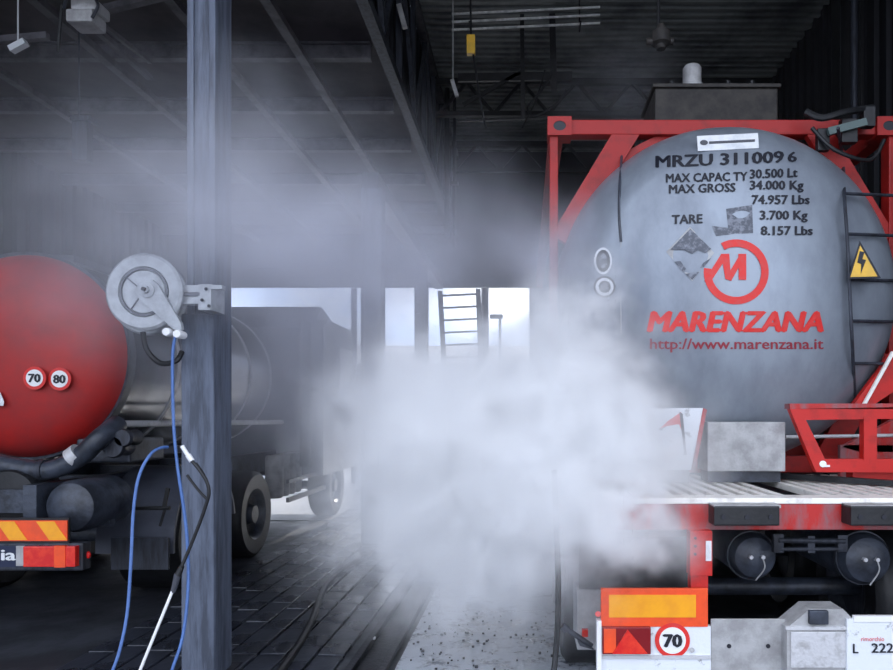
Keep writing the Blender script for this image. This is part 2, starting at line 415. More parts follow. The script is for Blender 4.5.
for y in (5.36, 7.2, 9.1):
    obj('strap', MB().lathe([(1.191, y), (1.2, y), (1.2, y + .06), (1.191, y + .06)], (CX, 0, CZ), (0, 1, 0), 72, close=True), M_alu, tc_, True)
def SP(px, py, off=.004, Y=4.55):      # point of the tank end seen at this pixel
    y = Y
    for _ in range(8):
        p = P(px, py, y); y = dome(p.x, p.z)
    p = P(px, py, y); p.y -= off
    return p
# cladding seams
obj('seam', MB().tube([SP(622, 150, .004), SP(620, 180), SP(619, 215), SP(621, 242)], .009, 6), M_dark, tc_, True)
obj('seam', MB().tube([SP(621, 242, 0), SP(621, 330, 0), SP(624, 410, 0)], .004, 6), M_greyp, tc_, True)
X0, X1 = CX - 1.235, CX + 1.235
Z0, Z1 = 1.24, 3.755
obj('corner_post', MB().box(X0, X0 + .06, FY, FY + .12, Z0, Z1, .01), M_redframe_shade, tc_)
obj('corner_post', MB().box(X1 - .06, X1, FY, FY + .12, Z0, Z1, .01), M_redframe_shade, tc_)
obj('top_rail', MB().box(X0, X1, FY + .005, FY + .11, Z1 - .11, Z1 - .005, .008), M_redframe_shade, tc_)
obj('bottom_rail', MB().box(X0, X1, FY + .005, FY + .11, Z0 + .0, Z0 + .12, .008), M_redframe_shade, tc_)
for sx in (-1, 1):
    for sz in (-1, 1):
        ex, ez = CX + sx * 1.165, (Z1 - .06 if sz > 0 else Z0 + .06)
        b = MB(); n_ = 16
        sq = lambda t: (max(-1, min(1, 1.414 * math.cos(t))), max(-1, min(1, 1.414 * math.sin(t))))
        outer = [Vector((ex + sq(2 * PI * i / n_ + PI / 4)[0] * .085, FY - .025, ez + sq(2 * PI * i / n_ + PI / 4)[1] * .066)) for i in range(n_)]
        inner = [Vector((ex + .045 * math.cos(2 * PI * i / n_ + PI / 4), FY - .025, ez + .035 * math.sin(2 * PI * i / n_ + PI / 4))) for i in range(n_)]
        b.frame(outer, inner, (0, .16, 0))
        cc = obj('corner_casting', b, M_redframe_shade, tc_)
        obj('casting_hole', MB().cyl((ex, FY - .02, ez), (ex, FY - .012, ez), .046, n=16), M_ink, cc)
        # diagonal braces of the end frame, a flat bar set behind the tank rim
        a = Vector((CX + sx * (.66 if sz > 0 else .72), FY + .04, (Z1 - .05) if sz > 0 else Z0 + .06)); c = Vector((CX + sx * 1.15, FY + .04, CZ + sz * .40))
        obj('diagonal_brace', MB().bar(a, c, .06, .17, PI / 2 if False else 0), M_redframe_shade, tc_)
obj('side_rail', MB().box(X0, X0 + .1, FY + .12, 11, Z1 - .11, Z1 - .01), M_redframe_shade, tc_)
obj('side_rail', MB().box(X1 - .1, X1, FY + .12, 11, Z1 - .11, Z1 - .01), M_redframe_shade, tc_)
obj('side_rail', MB().box(X0, X0 + .12, FY + .12, 11, Z0, Z0 + .13), M_redframe_shade, tc_)
obj('side_rail', MB().box(X1 - .12, X1, FY + .12, 11, Z0, Z0 + .13), M_redframe_shade, tc_)
obj('saddle', MB().box(CX - .7, CX + .7, FY + .3, FY + .5, Z0, Z0 + .2), M_redframe_shade, tc_)
obj('arched_plate', MB().lathe([(1.192, 5.02), (1.25, 5.02), (1.25, 5.05), (1.192, 5.05)], (CX, 0, CZ), (0, 1, 0), 40, a0=PI * .5 - .95 + 0, a1=PI * .5 + .95, close=True), M_redframe_shade, tc_, True)
# ladder
ld = root('access_ladder', (2.4, 4.8, 1.7), None)
ld.parent = tc_; ld.location = Vector((2.4, 4.8, 1.7)) - ORG['tank_container']
lm = MB().tube([P(838, 128, 4.72), SP(840, 165, .05), SP(841, 200, .05), SP(844, 245, .05), SP(846, 290, .05), SP(849, 350, .05), SP(852, 406, .05)], .011).tube([P(905, 150, 4.84), P(905, 406, 4.8)], .011, sub=1)
o_ = obj('ladder_rails', lm, M_steel, ld, True)
for yy in (196, 236, 281, 322, 364):
    a = SP(838 + (yy - 128) * .05, yy, .05); c = P(906, yy, 4.72)
    obj('rung', MB().cyl(a, c, .011, n=10), M_steel, ld, True)
def circ(cx, cy, rx, ry, n=24): return [(cx + rx * math.cos(2 * PI * i / n), cy + ry * math.sin(2 * PI * i / n)) for i in range(n)]
# lettering and decals
TX = [('MRZU 311009', 656, 783, 167.5, 11.5, -5, .021, M_ink), ('6', 788, 796, 162, 10, 0, .021, M_ink),
      ('MAX CAPAC TY', 666, 747, 182.5, 8.5, -2, .021, M_ink), ('30.500 Lt', 750, 797, 178.5, 8.8, -1.5, .021, M_ink),
      ('MAX GROSS', 669, 735, 193.5, 8.5, -2, .021, M_ink), ('34.000 Kg', 750, 803, 189.5, 8.8, 0, .021, M_ink),
      ('74.957 Lbs', 752, 809, 204, 8.8, 0, .021, M_ink), ('TARE', 672, 702, 224, 8.8, -1, .021, M_ink),
      ('3.700 Kg', 760, 807, 219.5, 8.8, 0, .021, M_ink), ('8.157 Lbs', 761, 812, 235, 8.8, 0, .021, M_ink)]
for s_, a, b_, y, c, ri, bo, m_ in TX:
    text('lettering', s_, m_, tc_, a, b_, y, 4.72, c, dome, 0, bo, rise=-ri * -1 if False else -ri, label='dark lettering reading ' + s_)
text('logo_lettering', 'MARENZANA', M_inkred, tc_, 648, 822, 331.5, 4.72, 20, dome, .22, .03, label='bold red slanted lettering reading MARENZANA')
text('lettering', 'http://www.marenzana.it', M_inkurl, tc_, 650, 823, 349, 4.72, 10.5, dome, 0, .008, label='thin maroon web address http://www.marenzana.it')
# ring and M
b = MB(); rc = (736, 272); n_ = 40
pts = []
for i in range(n_ + 1):
    a = math.radians(118 - 305 * i / n_)
    pts.append((SP(rc[0] + 32.5 * math.cos(a), rc[1] - 32.5 * math.sin(a), .005), SP(rc[0] + 25 * math.cos(a), rc[1] - 25 * math.sin(a), .005)))
vs = [(b.b.verts.new(p), b.b.verts.new(q)) for p, q in pts]
for (a, c), (d, e) in zip(vs, vs[1:]): b.b.faces.new((a, c, e, d))
obj('logo_ring', b, M_inkred, tc_)
b = MB()
for poly in ([(704, 281), (721, 254), (727, 257), (711, 281)], [(721, 254), (729, 254), (731, 281), (725, 279)],
             [(725, 279), (740, 254), (746, 254), (731, 281)], [(738, 254), (746, 254), (746, 280), (738.5, 280)]):
    b.b.faces.new([b.b.verts.new(SP(x, y, .006)) for x, y in poly])
obj('logo_letter', b, M_inkred, tc_, label='red letter M inside the broken ring')
def decal(name, poly, m_, off=.004, label=None, par=None):
    b = MB(); b.b.faces.new([b.b.verts.new(SP(x, y, off)) for x, y in poly]); return obj(name, b, m_, par or tc_, label=label)
wpl = decal('worn_placard', [(690, 227), (714, 253), (692, 281), (666, 252)], M_greyp, .003, 'half torn off grey diamond placard')
for q in ([(690, 229), (711, 249), (705, 253), (698, 250), (692, 254), (684, 250), (675, 250), (670, 250)], [(674, 262), (680, 261), (686, 269), (683, 272)], [(703, 263), (711, 258), (704, 267), (700, 268)], [(685, 274), (699, 272), (692, 280)]):
    decal('placard_print', q, M_ghost, .006)
decal('worn_decal', [(726, 209), (752, 205), (753, 233), (716, 236), (712, 226), (728, 228)], M_ghost, .003, 'faded grey picture decal')
wp_ = obj('white_plate', MB().prism([P(x, y, 4.6) for x, y in ((697, 136), (758, 133), (759, 148), (698, 151))], (0, .008, 0)), M_sticker, tc_, label='narrow white plate above the lettering')
obj('plate_print', MB().prism([P(x, y, 4.597) for x, y in circ(704, 142.5, 4, 2.6, 12)], (0, .002, 0)).prism([P(x, y, 4.597) for x, y in ((709, 141.4), (755, 139.2), (755, 141.6), (709, 143.8))], (0, .002, 0)), M_grip, wp_)
for nm, q in (('oval_badge', [((603, 261), 9, 13.5, M_sticker), ((603, 261), 7, 11, M_ink), ((603, 261), 4, 7.5, M_worn)]),
              ('round_badge', [((604.5, 287), 11, 11, M_ink), ((604.5, 287), 9, 9, M_sticker), ((604.5, 287), 6, 6, M_ink), ((604.5, 287), 4, 4, M_worn)])):
    for i, ((cx, cy), rx, ry, m_) in enumerate(q): decal(nm, circ(cx, cy, rx, ry), m_, .003 + .003 * i)
# warning triangle
sg = obj('warning_sign', MB().prism([P(848, 279, 4.43), P(881, 278, 4.43), P(860, 241, 4.43)], (0, .006, 0)), M_ink, tc_, label='yellow triangular high voltage sign with a black bolt')
obj('sign_face', MB().prism([P(850.5, 277, 4.426), P(877.5, 276.3, 4.426), P(860.3, 245.5, 4.426)], (0, .004, 0)), M_yel, sg)
obj('bolt_symbol', MB().prism([P(x, y, 4.422) for x, y in ((860, 251), (864.5, 252), (862.5, 259), (866, 260), (861, 273.5), (861.5, 264), (857.5, 262.5))], (0, .003, 0)), M_ink, sg)
# things on top of the tank
mh = root('manhole_box', (1.5, 5.6, 3.66), 'grimy brown box with a pale valve cap on top of the grey tank', 'valve box')
a, c = P(655, 88, 5.55), P(778, 88, 5.55)
obj('box_body', MB().box(a.x, c.x, 5.55, 6.1, 3.62, a.z, .015), M_brown, mh)
obj('box_lid', MB().box(a.x - .02, c.x + .02, 5.53, 6.12, a.z, a.z + .03, .008), M_brown, mh)
a = P(692, 86, 5.7)
obj('valve_cap', MB().lathe([(0, .16), (.06, .16), (.075, .14), (.075, .0), (.09, 0), (.09, -.03), (0, -.03)], (a.x, 5.7, a.z), (0, 0, 1), 20), M_greyp, mh, True)
for px in (672, 728, 752): a = P(px, 86, 5.7); obj('bolt', MB().cyl((a.x, 5.7, a.z), (a.x, 5.7, a.z + .04), .02, n=8), M_black, mh)
rg = root('folding_handrail', (2.3, 4.9, 3.76), 'dark folded handrail with a worn teal lever over the right corner of the red frame', 'handrail')
obj('rail', MB().tube([P(806, 112, 4.85), P(822, 118, 4.8), P(846, 112, 4.8), P(872, 108, 4.9)], .025).tube([P(812, 128, 4.85), P(835, 150, 4.8), P(870, 160, 4.85), P(884, 140, 4.9)], .014), M_black, rg, True)
obj('lever', MB().bar(P(828, 132, 4.82), P(866, 122, 4.82), .03, .05), M_teal, rg)
obj('clamp', MB().pb(842, 858, 118, 142, 4.84, .06, .006).pb(864, 876, 106, 126, 4.84, .06, .006), M_black, rg)
obj('clamp', MB().pb(818, 830, 128, 150, 4.84, .05, .005), M_black, rg)

under(mh, tc_); under(rg, tc_)

# ------------------------------------------------------------------ container trailer
tr = root('container_trailer', (CX, 6, 0), 'red rear end of the container trailer carrying the grey tank', 'trailer')
RB = 3.5
obj('rear_beam', MB().box(.17, 2.61, RB, RB + .12, 1.075, 1.205, .006), M_redworn, tr)
obj('deck_edge', MB().box(.17, 2.61, RB - .005, RB + .14, 1.206, 1.235, .004), M_slat, tr)
for (a, b_) in ((714, 780), (851, 917)):
    bf = obj('rubber_buffer', MB().pb(a, b_, 506, 526, RB - .11, .11, .008), M_black, tr)
    obj('buffer_top', MB().pb(a, b_ + 1, 505, 508, RB - .105, .10), M_greyp, bf)
    for k in (.14, .5, .86):
        q = P(a + (b_ - a) * k, 517, RB - .11); obj('bolt_hole', MB().cyl((q.x, RB - .114, q.z), (q.x, RB - .1, q.z), .012, n=12), M_ink, bf)
# long pale deck slats
x = .24
i = 0
while x < 2.56:
    y1 = 4.94 if i % 2 else 4.9
    if not (1.40 < x < 1.56): obj('deck_slat', MB().box(x, x + .042, RB + .145, y1, 1.195, 1.232, .004), M_slat, tr)
    x += .083; i += 1
obj('deck_tray', MB().box(.2, 2.58, RB + .14, 11, 1.10, 1.14), M_dark, tr)
obj('deck_bar', MB().bar((1.38, 4.75, 1.26), (2.5, 3.75, 1.25), .05, .035), M_black, tr)
for X in (.3, 2.48, .95, 1.83):
    obj('chassis_rail', MB().box(X - .06, X + .06, 4.7, 11.5, .9, 1.1), M_dark, tr)
for Y in (4.4, 5.6, 6.9, 8.2): obj('crossmember', MB().box(.3, 2.5, Y, Y + .1, .95, 1.08), M_dark, tr)
bk = obj('red_bracket', MB().pb(690, 712.5, 531, 576, RB - .06, .08, .004).pb(691, 708, 574, 590, RB - .05, .07), M_red, tr)
obj('label_plate', MB().pb(706, 711.5, 541, 561, RB - .066, .006), M_sticker, bk)
for yy in (538, 546, 554): q = P(695, yy, RB - .06); obj('bolt', MB().cyl((q.x, q.y - .008, q.z), (q.x, q.y, q.z), .007, n=8), M_dark, bk)
# amber rear marker
am = obj('marker_board', MB().pb(601, 708, 588.5, 627, RB - .085, .02, .003), M_orange, tr, label='orange bordered amber reflective board')
obj('reflective_sheet', MB().pb(609, 696, 595, 617.5, RB - .089, .004), M_amber, am)
obj('marker_bracket', MB().pb(600, 706, 623, 629, RB - .06, .03), M_red, tr)
# lamp bar
lb = obj('lamp_panel', MB().pb(598, 711, 626, 672, RB - .08, .03, .003), M_white, tr, label='white panel with the lamp and the round 70 sign')
obj('panel_edge', MB().pb(597, 601.5, 621, 690, RB - .1, .05), M_wht, lb)
obj('panel_edge', MB().pb(598, 711, 655.5, 659, RB - .088, .01), M_alu, lb)
obj('lower_panel', MB().pb(601, 711, 661, 700, RB - .075, .03), M_alu, lb)
lp = obj('rear_lamp', MB().pb(602.5, 651, 627.5, 654.5, RB - .11, .03, .004), M_lampred2, tr)
obj('turn_lens', MB().pb(604, 616, 629, 653, RB - .115, .006), M_orange, lp)
obj('triangle_reflector', MB().prism([P(612.5, 654, RB - .122), P(648, 654, RB - .122), P(628, 630, RB - .122)], (0, .012, 0)), M_lampred, lp)
def speed_sign(parent, cx, cy, Y, r, s_, ink=M_ink, w=1.0, th=.76):
    q = P(cx, cy, Y); k = Y / F
    sg = obj('speed_sign', MB().lathe([(0, 0), (r * k, 0), (r * k, .004), (0, .004)], q, (0, 1, 0), 40), M_inkred, parent, label='round red ringed sign reading ' + s_)
    obj('sign_face', MB().lathe([(0, -.002), (r * k * th, -.002), (r * k * th, 0), (0, 0)], q, (0, 1, 0), 40), M_wht, sg)
    text('number', s_, ink, sg, cx - r * .5 * w, cx + r * .5 * w, cy + r * .36, Y - .003, r * .72, None, 0, .03, .002)
speed_sign(lb, 672.5, 640.5, RB - .086, 17.5, '70')
obj('panel_bolt', MB().cyl(P(692, 650, RB - .09), P(692, 650, RB - .08), .012, n=12), M_greyp, lb)
gp = obj('grey_plate', MB().pb(711, 785.5, 619, 700, RB - .07, .012, .002), M_greyp, tr, label='plain grey metal plate with two holes')
for px in (729, 768): q = P(px, 646, RB - .07); obj('bolt_hole', MB().cyl((q.x, q.y - .003, q.z), (q.x, q.y + .01, q.z), .011, n=12), M_ink, gp)
cb = obj('lock_housing', MB().prism([P(x, y, RB - .14) for x, y in ((787, 628), (810, 609), (843, 609), (852, 618), (855, 690), (787, 690))], (0, .14, 0)), M_greyp, tr, label='grey housing with a sloping top and a dark catch')
obj('housing_panel', MB().pb(791, 850, 632, 668, RB - .147, .007, .003), M_alu, cb)
obj('catch', MB().pb(810, 829, 611, 625, RB - .165, .03, .006), M_dark, cb)
obj('housing_rib', MB().pb(786, 856, 626.5, 630, RB - .152, .015), M_alu, cb)
pl = obj('plate_panel', MB().pb(847, 960, 619, 700, RB - .16, .02, .002), M_white, tr, label='white panel bearing the number plate')
obj('panel_edge', MB().pb(854, 960, 616, 622, RB - .165, .02), M_wht, pl)
text('plate_lettering', 'L', M_ink, pl, 853, 858, 653, RB - .162, 9.5, None, 0, .01, .002, label='dark letter of the plate')
text('plate_lettering', '222', M_ink, pl, 871.5, 893, 652.5, RB - .162, 9.5, None, 0, .01, .002, label='dark plate number 222')
text('plate_lettering', 'rimorchio', M_inkred, pl, 861, 884, 641, RB - .162, 4.5, None, 0, 0, .002, label='small red plate lettering')
# air tanks, links, axles, wheels underneath
for (px, py, r, Y, lab) in ((755, 557.5, 23.5, 3.85, 'left'), (868, 560, 26, 3.8, 'right')):
    q = P(px, py, Y); rr = r * Y / F
    at = obj('air_tank', MB().lathe([(0, -.03), (rr * .5, -.022), (rr * .85, 0), (rr, .04), (rr, .75), (0, .8)], (q.x, Y, q.z), (0, 1, 0), 36), M_dark, tr, True)
    obj('tank_band', MB().lathe([(rr + .001, .06), (rr + .008, .06), (rr + .008, .09), (rr + .001, .09)], (q.x, Y, q.z), (0, 1, 0), 36, close=True), M_dark, at, True)
    for dx, dz in ((-.035, .01), (.03, .01)): obj('plug', MB().cyl((q.x + dx, Y - .05, q.z + dz), (q.x + dx, Y - .0, q.z + dz), .011, n=10), M_alu, at)
    obj('drain_wire', MB().tube([(q.x + .03, Y - .045, q.z), (q.x + .035, Y - .05, q.z - .05), (q.x - .01, Y - .04, q.z - rr * .9)], .004, 6), M_greyp, at)
obj('link_bar', MB().cyl(P(778, 540, 3.75), P(845, 541, 3.75), .016).cyl(P(780, 549, 3.75), P(842, 549, 3.75), .012).pb(774, 784, 534, 553, 3.74, .04, .004).pb(808, 815, 536, 553, 3.74, .03).pb(838, 848, 535, 552, 3.74, .04, .004), M_steel, tr, True)
def wheel(parent, x0, x1, yc, r, name='wheel', rim=None):
    t = obj(name, MB().lathe([(r * .58, x0 + .01), (r * .9, x0), (r * .98, x0 + .03), (r, x0 + .06), (r, x1 - .06), (r * .98, x1 - .03), (r * .9, x1), (r * .58, x1 - .01)], (0, yc, r), (1, 0, 0), 48, close=True), M_black, parent, True)
    obj('rim', MB().lathe([(r * .59, x1 - .005), (r * .55, x1 - .02), (r * .5, x1 - .09), (r * .25, x1 - .1), (r * .2, x1 - .02), (0, x1 - .02)], (0, yc, r), (1, 0, 0), 32), rim or M_steel, t, True)
    obj('rim', MB().lathe([(r * .59, x0 + .005), (r * .55, x0 + .02), (r * .5, x0 + .09), (0, x0 + .1)], (0, yc, r), (1, 0, 0), 32), rim or M_steel, t, True)
    return t
for yc in (4.75, 6.05, 7.35):
    for (a, b_) in ((.24, .62), (2.16, 2.54)): wheel(tr, a, b_, yc, .49)
    obj('axle', MB().cyl((.4, yc, .49), (2.4, yc, .49), .06, n=16), M_dark, tr, True)
obj('mudflap', MB().pb(579, 690, 537, 590, 3.75, .012), M_black, tr)
obj('side_locker', MB().pb(577, 601, 588, 650, 3.75, .3, .006), M_greyp, tr, label='small grey locker left of the lamps')
obj('lock_pin', MB().cyl(P(565, 628, 3.6), P(592, 646, 3.6), .014, n=10).cyl(P(562, 626, 3.6), P(567, 630, 3.6), .022, n=10).prism([P(577, 640, 3.58), P(594, 650, 3.58), P(580, 646, 3.58)], (0, .03, 0)), M_steel, tr, True)
obj('red_reflector', MB().pb(582, 588, 630, 637, 3.7, .03).cyl(P(598, 614, 3.45), P(598, 614, 3.43), .014, n=14), M_lampred, tr)
obj('landing_drive', MB().box(.4, 2.4, 10.6, 11.4, .35, .9), M_dark, tr)

# things on the deck
hb = obj('hazard_board', MB().prism([P(x, y, 4.25) for x, y in ((553, 409), (703.5, 408), (691.5, 470), (572, 471))], (0, .03, 0)), M_white, None,
         label='chipped white board with the remains of a red triangle, left on the trailer deck', cat='board')
def hp(x, y, o=.004): q = P(x, y, 4.25); q.y -= o; return q
obj('triangle_remnant', MB().prism([hp(681, 412), hp(683, 434), hp(679, 424), hp(667, 426), hp(659, 429), hp(668, 421)], (0, .003, 0)), M_inkred, hb, label='torn red corner of a triangle')
obj('triangle_remnant', MB().prism([hp(679, 411.5, .006), hp(682.5, 414, .006), hp(686.5, 455, .006), hp(682, 455, .006), hp(684, 452, .006)], (0, .002, 0)), M_ink, hb)
b = MB()
for (x, y, s_) in ((661, 429, 2.2), (664, 427, 1.6), (671, 441, 1.4), (634, 447, 1.6), (636, 444, 1.1), (603, 431, 1.2), (642, 464, 1.3), (659, 449, .9), (575, 412, 2.5), (590, 411, 2), (612, 412, 1.5), (648, 411, 1.2), (666, 459, .9), (580, 414, 1.6)):
    b.prism([hp(x + s_ * R.uniform(.6, 1.3) * math.cos(a), y + s_ * R.uniform(.5, 1.1) * math.sin(a), .003) for a in (0, 1.1, 2.2, 3.3, 4.5, 5.4)], (0, .002, 0))
obj('paint_chip', b, M_dark, hb, kind='stuff')
obj('edge_strip', MB().prism([P(x, y, 4.24) for x, y in ((703.5, 408), (707, 410), (695, 472), (691.5, 470))], (0, .05, 0)), M_redworn, hb)
obj('board_foot', MB().box(.3, 1.0, 4.27, 4.4, 1.235, 1.33), M_dark, hb)
gd = root('grey_box', (1.34, 4.45, 1.235), 'square scratched grey metal box between the white board and the red guard', 'box')
gb = obj('box_body', MB().pb(707.5, 785.5, 422, 471.5, 4.3, .25, .006), M_greyp, gd)
obj('box_foot', MB().box(1.13, 1.58, 4.33, 4.5, 1.235, 1.31), M_dark, gd)
gu = root('red_guard', (2.2, 4.3, 1.235), 'red trapezoid steel guard with square openings at the right of the deck', 'guard')
def ppoly(pts, Y): return [P(x, y, Y) for x, y in pts]
obj('guard_frame', MB().frame(ppoly(((790, 409), (965, 406), (965, 473), (816, 472)), 4.2), ppoly(((806, 420), (953, 418), (953, 459), (825, 459)), 4.2), (0, .05, 0)), M_red, gu)
obj('guard_upright', MB().pb(864, 877, 417, 461, 4.195, .06), M_red, gu)
obj('guard_edge', MB().pb(790, 965, 403.5, 409, 4.2, .09), M_redworn, gu)
obj('guard_foot', MB().box(2.0, 2.5, 4.27, 4.36, 1.235, 1.32), M_red, gu)
rl = obj('side_bar', MB().cyl(P(786, 437, 4.6), P(990, 434, 4.6), .012, n=10), M_alu, gu, True)
obj('guard_latch', MB().cyl(P(823, 464, 4.19), P(823, 464, 4.2), .02, n=12).pb(822, 830, 465, 467, 4.19, .01), M_wht, gu)
rp = root('support_frame', (2.4, 4.7, 1.24), 'slanted red steel member behind the red guard', 'frame')
obj('slanted_member', MB().prism(ppoly(((893, 352), (893, 392), (872, 406), (848, 412)), 4.62), (0, .05, 0)).prism(ppoly(((893, 352), (930, 330), (930, 392), (893, 392)), 4.62), (0, .05, 0)), M_red, rp)
obj('cradle', MB().prism(ppoly(((842, 447), (893, 420), (893, 452), (860, 452)), 4.66), (0, .05, 0)).box(2.1, 2.7, 4.66, 4.7, 1.24, 1.45), M_redworn, rp)
obj('edge_highlight', MB().bar(P(862, 408, 4.6), P(893, 352, 4.6), .02, .02), M_slat, rp)  # pale bar stands in for the highlight along the slanted edge
under(rp, tc_)

# black hose hanging at the trailer corner
obj('black_hose', MB().tube([P(554, 470, 3.5), P(556, 520, 3.46), P(558, 570, 3.4), P(558, 610, 3.35), P(556, 650, 3.35), P(551, 690, 3.3), Vector((.05, 3.2, .03)), Vector((-.1, 2.9, .03))], .014),
    M_black, None, True, label='black hose hanging down to the floor at the left corner of the trailer', cat='hose')

# ------------------------------------------------------------------ tanker truck at the left
tk = root('tanker_truck', (-4.35, 8.5, 0), 'tanker truck with a round red tank end, standing at the left', 'truck')
TCX, TCZ, TR2, TY = -4.31, 2.16, .89, 5.95
prof_t = [(0, 5.72), (.2, 5.73), (.4, 5.76), (.6, 5.81), (.72, 5.86), (.8, 5.92), (.85, 5.99), (.875, 6.06)]
tend = obj('tank_end', MB().lathe(prof_t, (TCX, 0, TCZ), (0, 1, 0), 72), M_redtank, tk, True)
obj('tank_rim', MB().lathe([(.875, 6.05), (.90, 6.04), (.90, 6.14), (.875, 6.14)], (TCX, 0, TCZ), (0, 1, 0), 72, close=True), M_dark, tk, True)
obj('tank_shell', MB().lathe([(.885, 6.1), (.885, 9.5), (.75, 9.62), (0, 9.7)], (TCX, 0, TCZ), (0, 1, 0), 72), M_clad2, tk, True)
for y in (6.9, 7.8, 8.7, 9.4): obj('strap', MB().lathe([(.886, y), (.896, y), (.896, y + .05), (.886, y + .05)], (TCX, 0, TCZ), (0, 1, 0), 72, close=True), M_alu, tk, True)
obj('tank_walkway', MB().box(TCX - .25, TCX + .25, 6.3, 9.4, 3.03, 3.09), M_steel, tk)
tdome = lambda x, z: dome(x, z, prof_t, TCX, TCZ)
for cx, s_ in ((34.5, '70'), (59.5, '80')):
    q = P(cx, 378, 5.78); y = tdome(q.x, q.z)
    speed_sign(tend, cx, 378 if s_ == '70' else 379, y - .03, 11.5, s_, th=.74)
obj('sticker', MB().prism([P(0, 392, 5.72), P(4, 402, 5.72), P(3, 406, 5.72), P(-12, 405, 5.72), P(-8, 392, 5.72)], (0, .004, 0)), M_sticker, tend)
# hose along the belly
obj('discharge_hose', MB().tube([P(-10, 462, 5.5), P(20, 468, 5.5), P(50, 470, 5.5), P(78, 458, 5.5), P(100, 438, 5.5), P(118, 424, 5.7)], .075, 12), M_dark, tk, True)
obj('hose_clamp', MB().cyl(P(72, 459, 5.5), P(80, 453, 5.5), .085, n=16), M_alu, tk, True)
obj('hose_clamp', MB().cyl(P(40, 470, 5.5), P(46, 470, 5.5), .083, n=16), M_steel, tk, True)
obj('side_pipe', MB().cyl((-3.4, 5.9, P(0, 424, 5.9).z), (-3.3, 9.5, P(0, 424, 5.9).z - .02), .03, n=14), M_alu, tk, True)
for (x, y, r) in ((100, 440, 9), (112, 447, 10), (122, 438, 8)):
    obj('valve', MB().lathe([(0, 0), (r / 125, 0), (r / 125 * 1.15, .03), (r / 125 * .8, .08), (r / 125, .2), (0, .22)], P(x, y, 5.55), (0, 1, 0), 18), M_steel, tk, True)
obj('valve_body', MB().box(-3.75, -3.3, 5.85, 6.4, 1.25, 1.45, .02), M_dark, tk)
for X in (-4.85, -3.75): obj('chassis_rail', MB().box(X - .05, X + .05, 5.3, 12.2, .85, 1.12), M_dark, tk)
for Y in (5.35, 6.6, 7.9, 9.2): obj('crossmember', MB().box(-4.85, -3.75, Y, Y + .1, .9, 1.08), M_dark, tk)
obj('cross_tube', MB().cyl((-5.5, 5.5, 1.02), (-3.3, 5.5, 1.02), .05, n=12).cyl((-5.5, 5.6, .8), (-3.3, 5.6, .8), .04, n=12), M_dark, tk, True)
q = P(70, 507, 5.3)
obj('air_tank', MB().lathe([(0, -.05), (.1, -.04), (.18, 0), (.2, .05), (.2, .5), (0, .55)], (q.x, 5.3, q.z), (0, 1, 0), 32), M_dark, tk, True)
q = P(8, 500, 5.4)
obj('spare_drum', MB().lathe([(0, -.02), (.22, 0), (.24, .04), (.24, .3), (0, .32)], (q.x, 5.4, q.z), (0, 1, 0), 32), M_black, tk, True)
# underrun bar, hazard strip and lamps
ub = obj('bumper_bar', MB().pb(-260, 83, 543, 571, 5.1, .1, .015), M_steel, tk)
obj('bumper_inset', MB().pb(-255, 75, 546, 567, 5.095, .01), M_badge, ub)
text('bumper_lettering', 'ia', M_sticker, ub, 2, 15.5, 560, 5.09, 11, None, 0, .02, .003, label='white lettering ending in ia')
obj('lamp_holder', MB().pb(16, 23.5, 546, 566, 5.085, .02), M_greyp, ub)
tl = obj('tail_lamp', MB().pb(23, 75, 546.5, 567, 5.05, .05, .005), M_lampred, tk, label='long red tail lamp with an amber band')
obj('turn_lens', MB().pb(54, 65, 546, 567.5, 5.046, .03), M_orange, tl)
hs = obj('hazard_strip', MB().pb(-200, 67, 520.5, 541, 5.08, .012), M_orange, tk, label='red and amber diagonally striped marker strip')
for k in range(6):
    x = 47 - k * 40
    obj('stripe', MB().prism(ppoly(((x - 11, 521.5), (x + 7, 521.5), (x + 20, 540), (x + 2, 540)), 5.076), (0, .004, 0)), M_amber, hs)
obj('strip_backing', MB().pb(-200, 69, 518, 543, 5.095, .02), M_black, tk)
ml = obj('side_marker', MB().cyl(P(84, 555, 5.2), P(90, 555, 5.2), .03, n=14), M_black, tk, True)
obj('marker_lens', MB().lathe([(0, -.02), (.025, -.015), (.03, 0)], P(87, 555, 5.16), (0, 1, 0), 16), M_lampred, ml, True)
# rear wheels with mudguard
for yc in (6.5, 9.9 - .9 - .4, 11.4):
    pass
for (a, b_) in ((-5.5, -4.95), (-3.7, -3.12)): wheel(tk, a, b_, 6.75, .5, rim=M_dark); wheel(tk, a, b_, 8.15, .5, rim=M_dark)
for (a, b_) in ((-5.45, -5.1), (-3.45, -3.1)): wheel(tk, a, b_, 11.55, .5, rim=M_dark)
for yc in (6.75, 8.15, 11.55): obj('axle', MB().cyl((-5.3, yc, .5), (-3.3, yc, .5), .07), M_dark, tk, True)
arc = [(math.cos(math.radians(t)), math.sin(math.radians(t))) for t in range(-5, 176, 7)]
mg = MB()
out = [Vector((-3.74, 6.75 - .66 * c, .5 + .66 * s)) for c, s in arc]; inn = [Vector((-3.74, 6.75 - .63 * c, .5 + .63 * s)) for c, s in arc]
mg.frame([*out, *inn[::-1]], [*out, *inn[::-1]], (0, 0, 0)) if False else mg.prism(out + inn[::-1], (.68, 0, 0))
